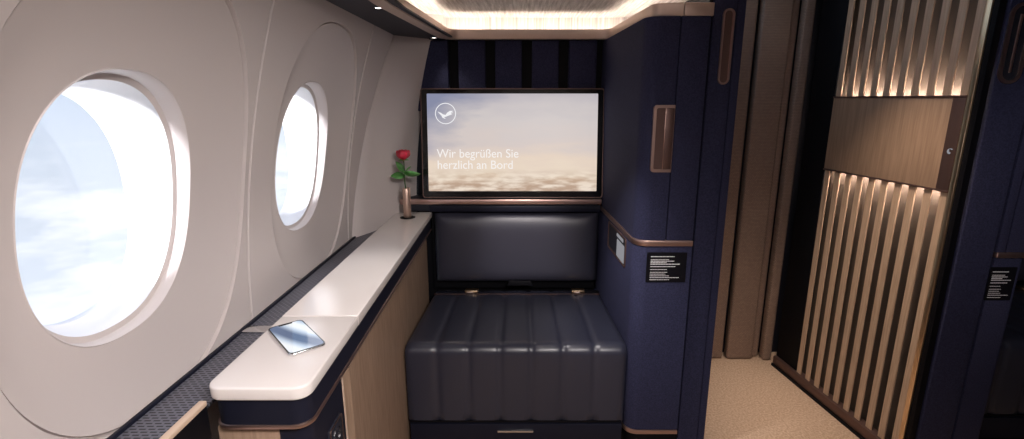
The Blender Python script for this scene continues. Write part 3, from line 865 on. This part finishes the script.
# ------------------------------------------------------------------ world: high-altitude sky over a cloud deck
w = bpy.data.worlds.new('sky'); sc.world = w; w.use_nodes = True
nt = w.node_tree; nt.nodes.clear(); N = nt.nodes.new; L = nt.links.new
o = N('ShaderNodeOutputWorld'); bg = N('ShaderNodeBackground'); tc = N('ShaderNodeTexCoord')
sp_ = N('ShaderNodeSeparateXYZ'); L(tc.outputs['Generated'], sp_.inputs[0])
mr = N('ShaderNodeMapRange'); mr.inputs['From Min'].default_value = -.5; mr.inputs['From Max'].default_value = .5; L(sp_.outputs['Z'], mr.inputs['Value'])
rp = N('ShaderNodeValToRGB'); cr = rp.color_ramp
cr.elements[0].position = 0; cr.elements[0].color = (1.1, 1.14, 1.2, 1)
cr.elements[1].position = 1; cr.elements[1].color = S(176, 206, 240)
for p, c in ((.36, S(236, 242, 249)), (.46, S(228, 236, 246)), (.60, S(214, 228, 244))):
    e = cr.elements.new(p); e.color = c
L(mr.outputs[0], rp.inputs[0])
# clouds: project the view direction on a deck below
mp = N('ShaderNodeMapping'); mp.inputs['Scale'].default_value = (2.2, 2.2, 7); L(tc.outputs['Generated'], mp.inputs[0])
nz_ = N('ShaderNodeTexNoise'); nz_.inputs['Scale'].default_value = 2.6; nz_.inputs['Detail'].default_value = 9; nz_.inputs['Roughness'].default_value = .6; L(mp.outputs[0], nz_.inputs['Vector'])
cl = N('ShaderNodeMapRange'); cl.inputs['From Min'].default_value = .46; cl.inputs['From Max'].default_value = .60; L(nz_.outputs['Fac'], cl.inputs['Value'])
dk = N('ShaderNodeMapRange'); dk.inputs['From Min'].default_value = -.02; dk.inputs['From Max'].default_value = -.16; L(sp_.outputs['Z'], dk.inputs['Value'])
ml = N('ShaderNodeMath'); ml.operation = 'MULTIPLY'; L(cl.outputs[0], ml.inputs[0]); L(dk.outputs[0], ml.inputs[1])
mx = N('ShaderNodeMix'); mx.data_type = 'RGBA'; mx.inputs['B'].default_value = (1.15, 1.15, 1.15, 1); L(ml.outputs[0], mx.inputs['Factor']); L(rp.outputs[0], mx.inputs['A'])
L(mx.outputs['Result'], bg.inputs['Color']); bg.inputs['Strength'].default_value = 1.1
L(bg.outputs[0], o.inputs[0])

# ------------------------------------------------------------------ lamps
def lamp(name, kind, loc, energy, col=(1, 1, 1), aim=None, **k):
    d = bpy.data.lights.new(name, kind); d.energy = energy; d.color = col
    for a, b in k.items(): setattr(d, a, b)
    ob = bpy.data.objects.new(name, d); C.objects.link(ob); ob.location = loc
    if aim: ob.rotation_euler = (Vector(aim)-Vector(loc)).to_track_quat('-Z', 'Y').to_euler()
    return ob
# daylight through the cabin windows, from behind and outside
lamp('sun', 'SUN', (-3, -1, 3), 9.0, (1, .97, .94), aim=(-3+.40, -1+.85, 3+.05), angle=math.radians(5))
# added cabin fills out of view, seat spots, reading spots, aisle downlights
lamp('cabin_fill', 'AREA', (.10, .10, 1.705), 17, (1, .90, .85), aim=(.10, .16, 0), shape='RECTANGLE', size=.5, size_y=.9)  # unseen fill added at the ceiling for general brightness
lamp('cabin_fill_spot', 'SPOT', (.38, .10, 1.69), 112, (1, .925, .90), aim=(-.25, 1.05, .62), spot_size=1.62, spot_blend=1, shadow_soft_size=.10)  # added fill spot, cone shaped to spare the upper sidewall
lamp('seat_spot', 'SPOT', (.03, 1.30, 1.70), 70, (1, .92, .88), aim=(.02, 2.27, .70), spot_size=.40, spot_blend=1, shadow_soft_size=.03)
lamp('seat_spot', 'SPOT', (-.12, 1.35, 1.70), 60, (1, .93, .9), aim=(.42, 1.88, .50), spot_size=.62, spot_blend=1, shadow_soft_size=.03)  # added to brighten the cabinet flank and the ottoman's right side
lamp('aisle_fill', 'SPOT', (1.25, -.3, 2.0), 34, (1, .9, .86), aim=(1.78, 1.6, 1.05), spot_size=.5, spot_blend=1, shadow_soft_size=.08)  # unseen spot added to light the navy fronts at right
lamp('reading_spot', 'SPOT', (-.372, 2.285, 1.60), 3, (1, .88, .76), aim=(0, 2.10, .5), spot_size=1.4, spot_blend=.9, shadow_soft_size=.01)
lamp('reading_spot', 'SPOT', (-.415, 1.567, 1.60), 9, (1, .92, .86), aim=(-.47, 1.35, .84), spot_size=1.0, spot_blend=.9, shadow_soft_size=.01)
lamp('aisle_downlight', 'SPOT', (.93, 1.9, 2.10), 40, (1, .82, .65), aim=(.95, 2.08, 0), spot_size=.66, spot_blend=.9, shadow_soft_size=.05)
lamp('aisle_downlight', 'SPOT', (.92, 1.55, 2.10), 80, (1, .80, .62), aim=(1.38, 1.86, .35), spot_size=.80, spot_blend=.9, shadow_soft_size=.06)

# ------------------------------------------------------------------ camera
cd = bpy.data.cameras.new('camera'); cam = bpy.data.objects.new('camera', cd); C.objects.link(cam)
cd.sensor_fit = 'HORIZONTAL'; cd.sensor_width = 36; cd.lens = 36*500/1024; cd.shift_x = -8/1024
cd.clip_start = .01
cam.location = (0, 0, 1.35); cam.rotation_euler = (PI/2-math.atan(119.5/500), 0, 0)
sc.camera = cam
sc.view_settings.view_transform = 'Standard'; sc.view_settings.look = 'None'
sc.view_settings.gamma = 1; sc.view_settings.exposure = 0; sc.view_settings.use_curve_mapping = False
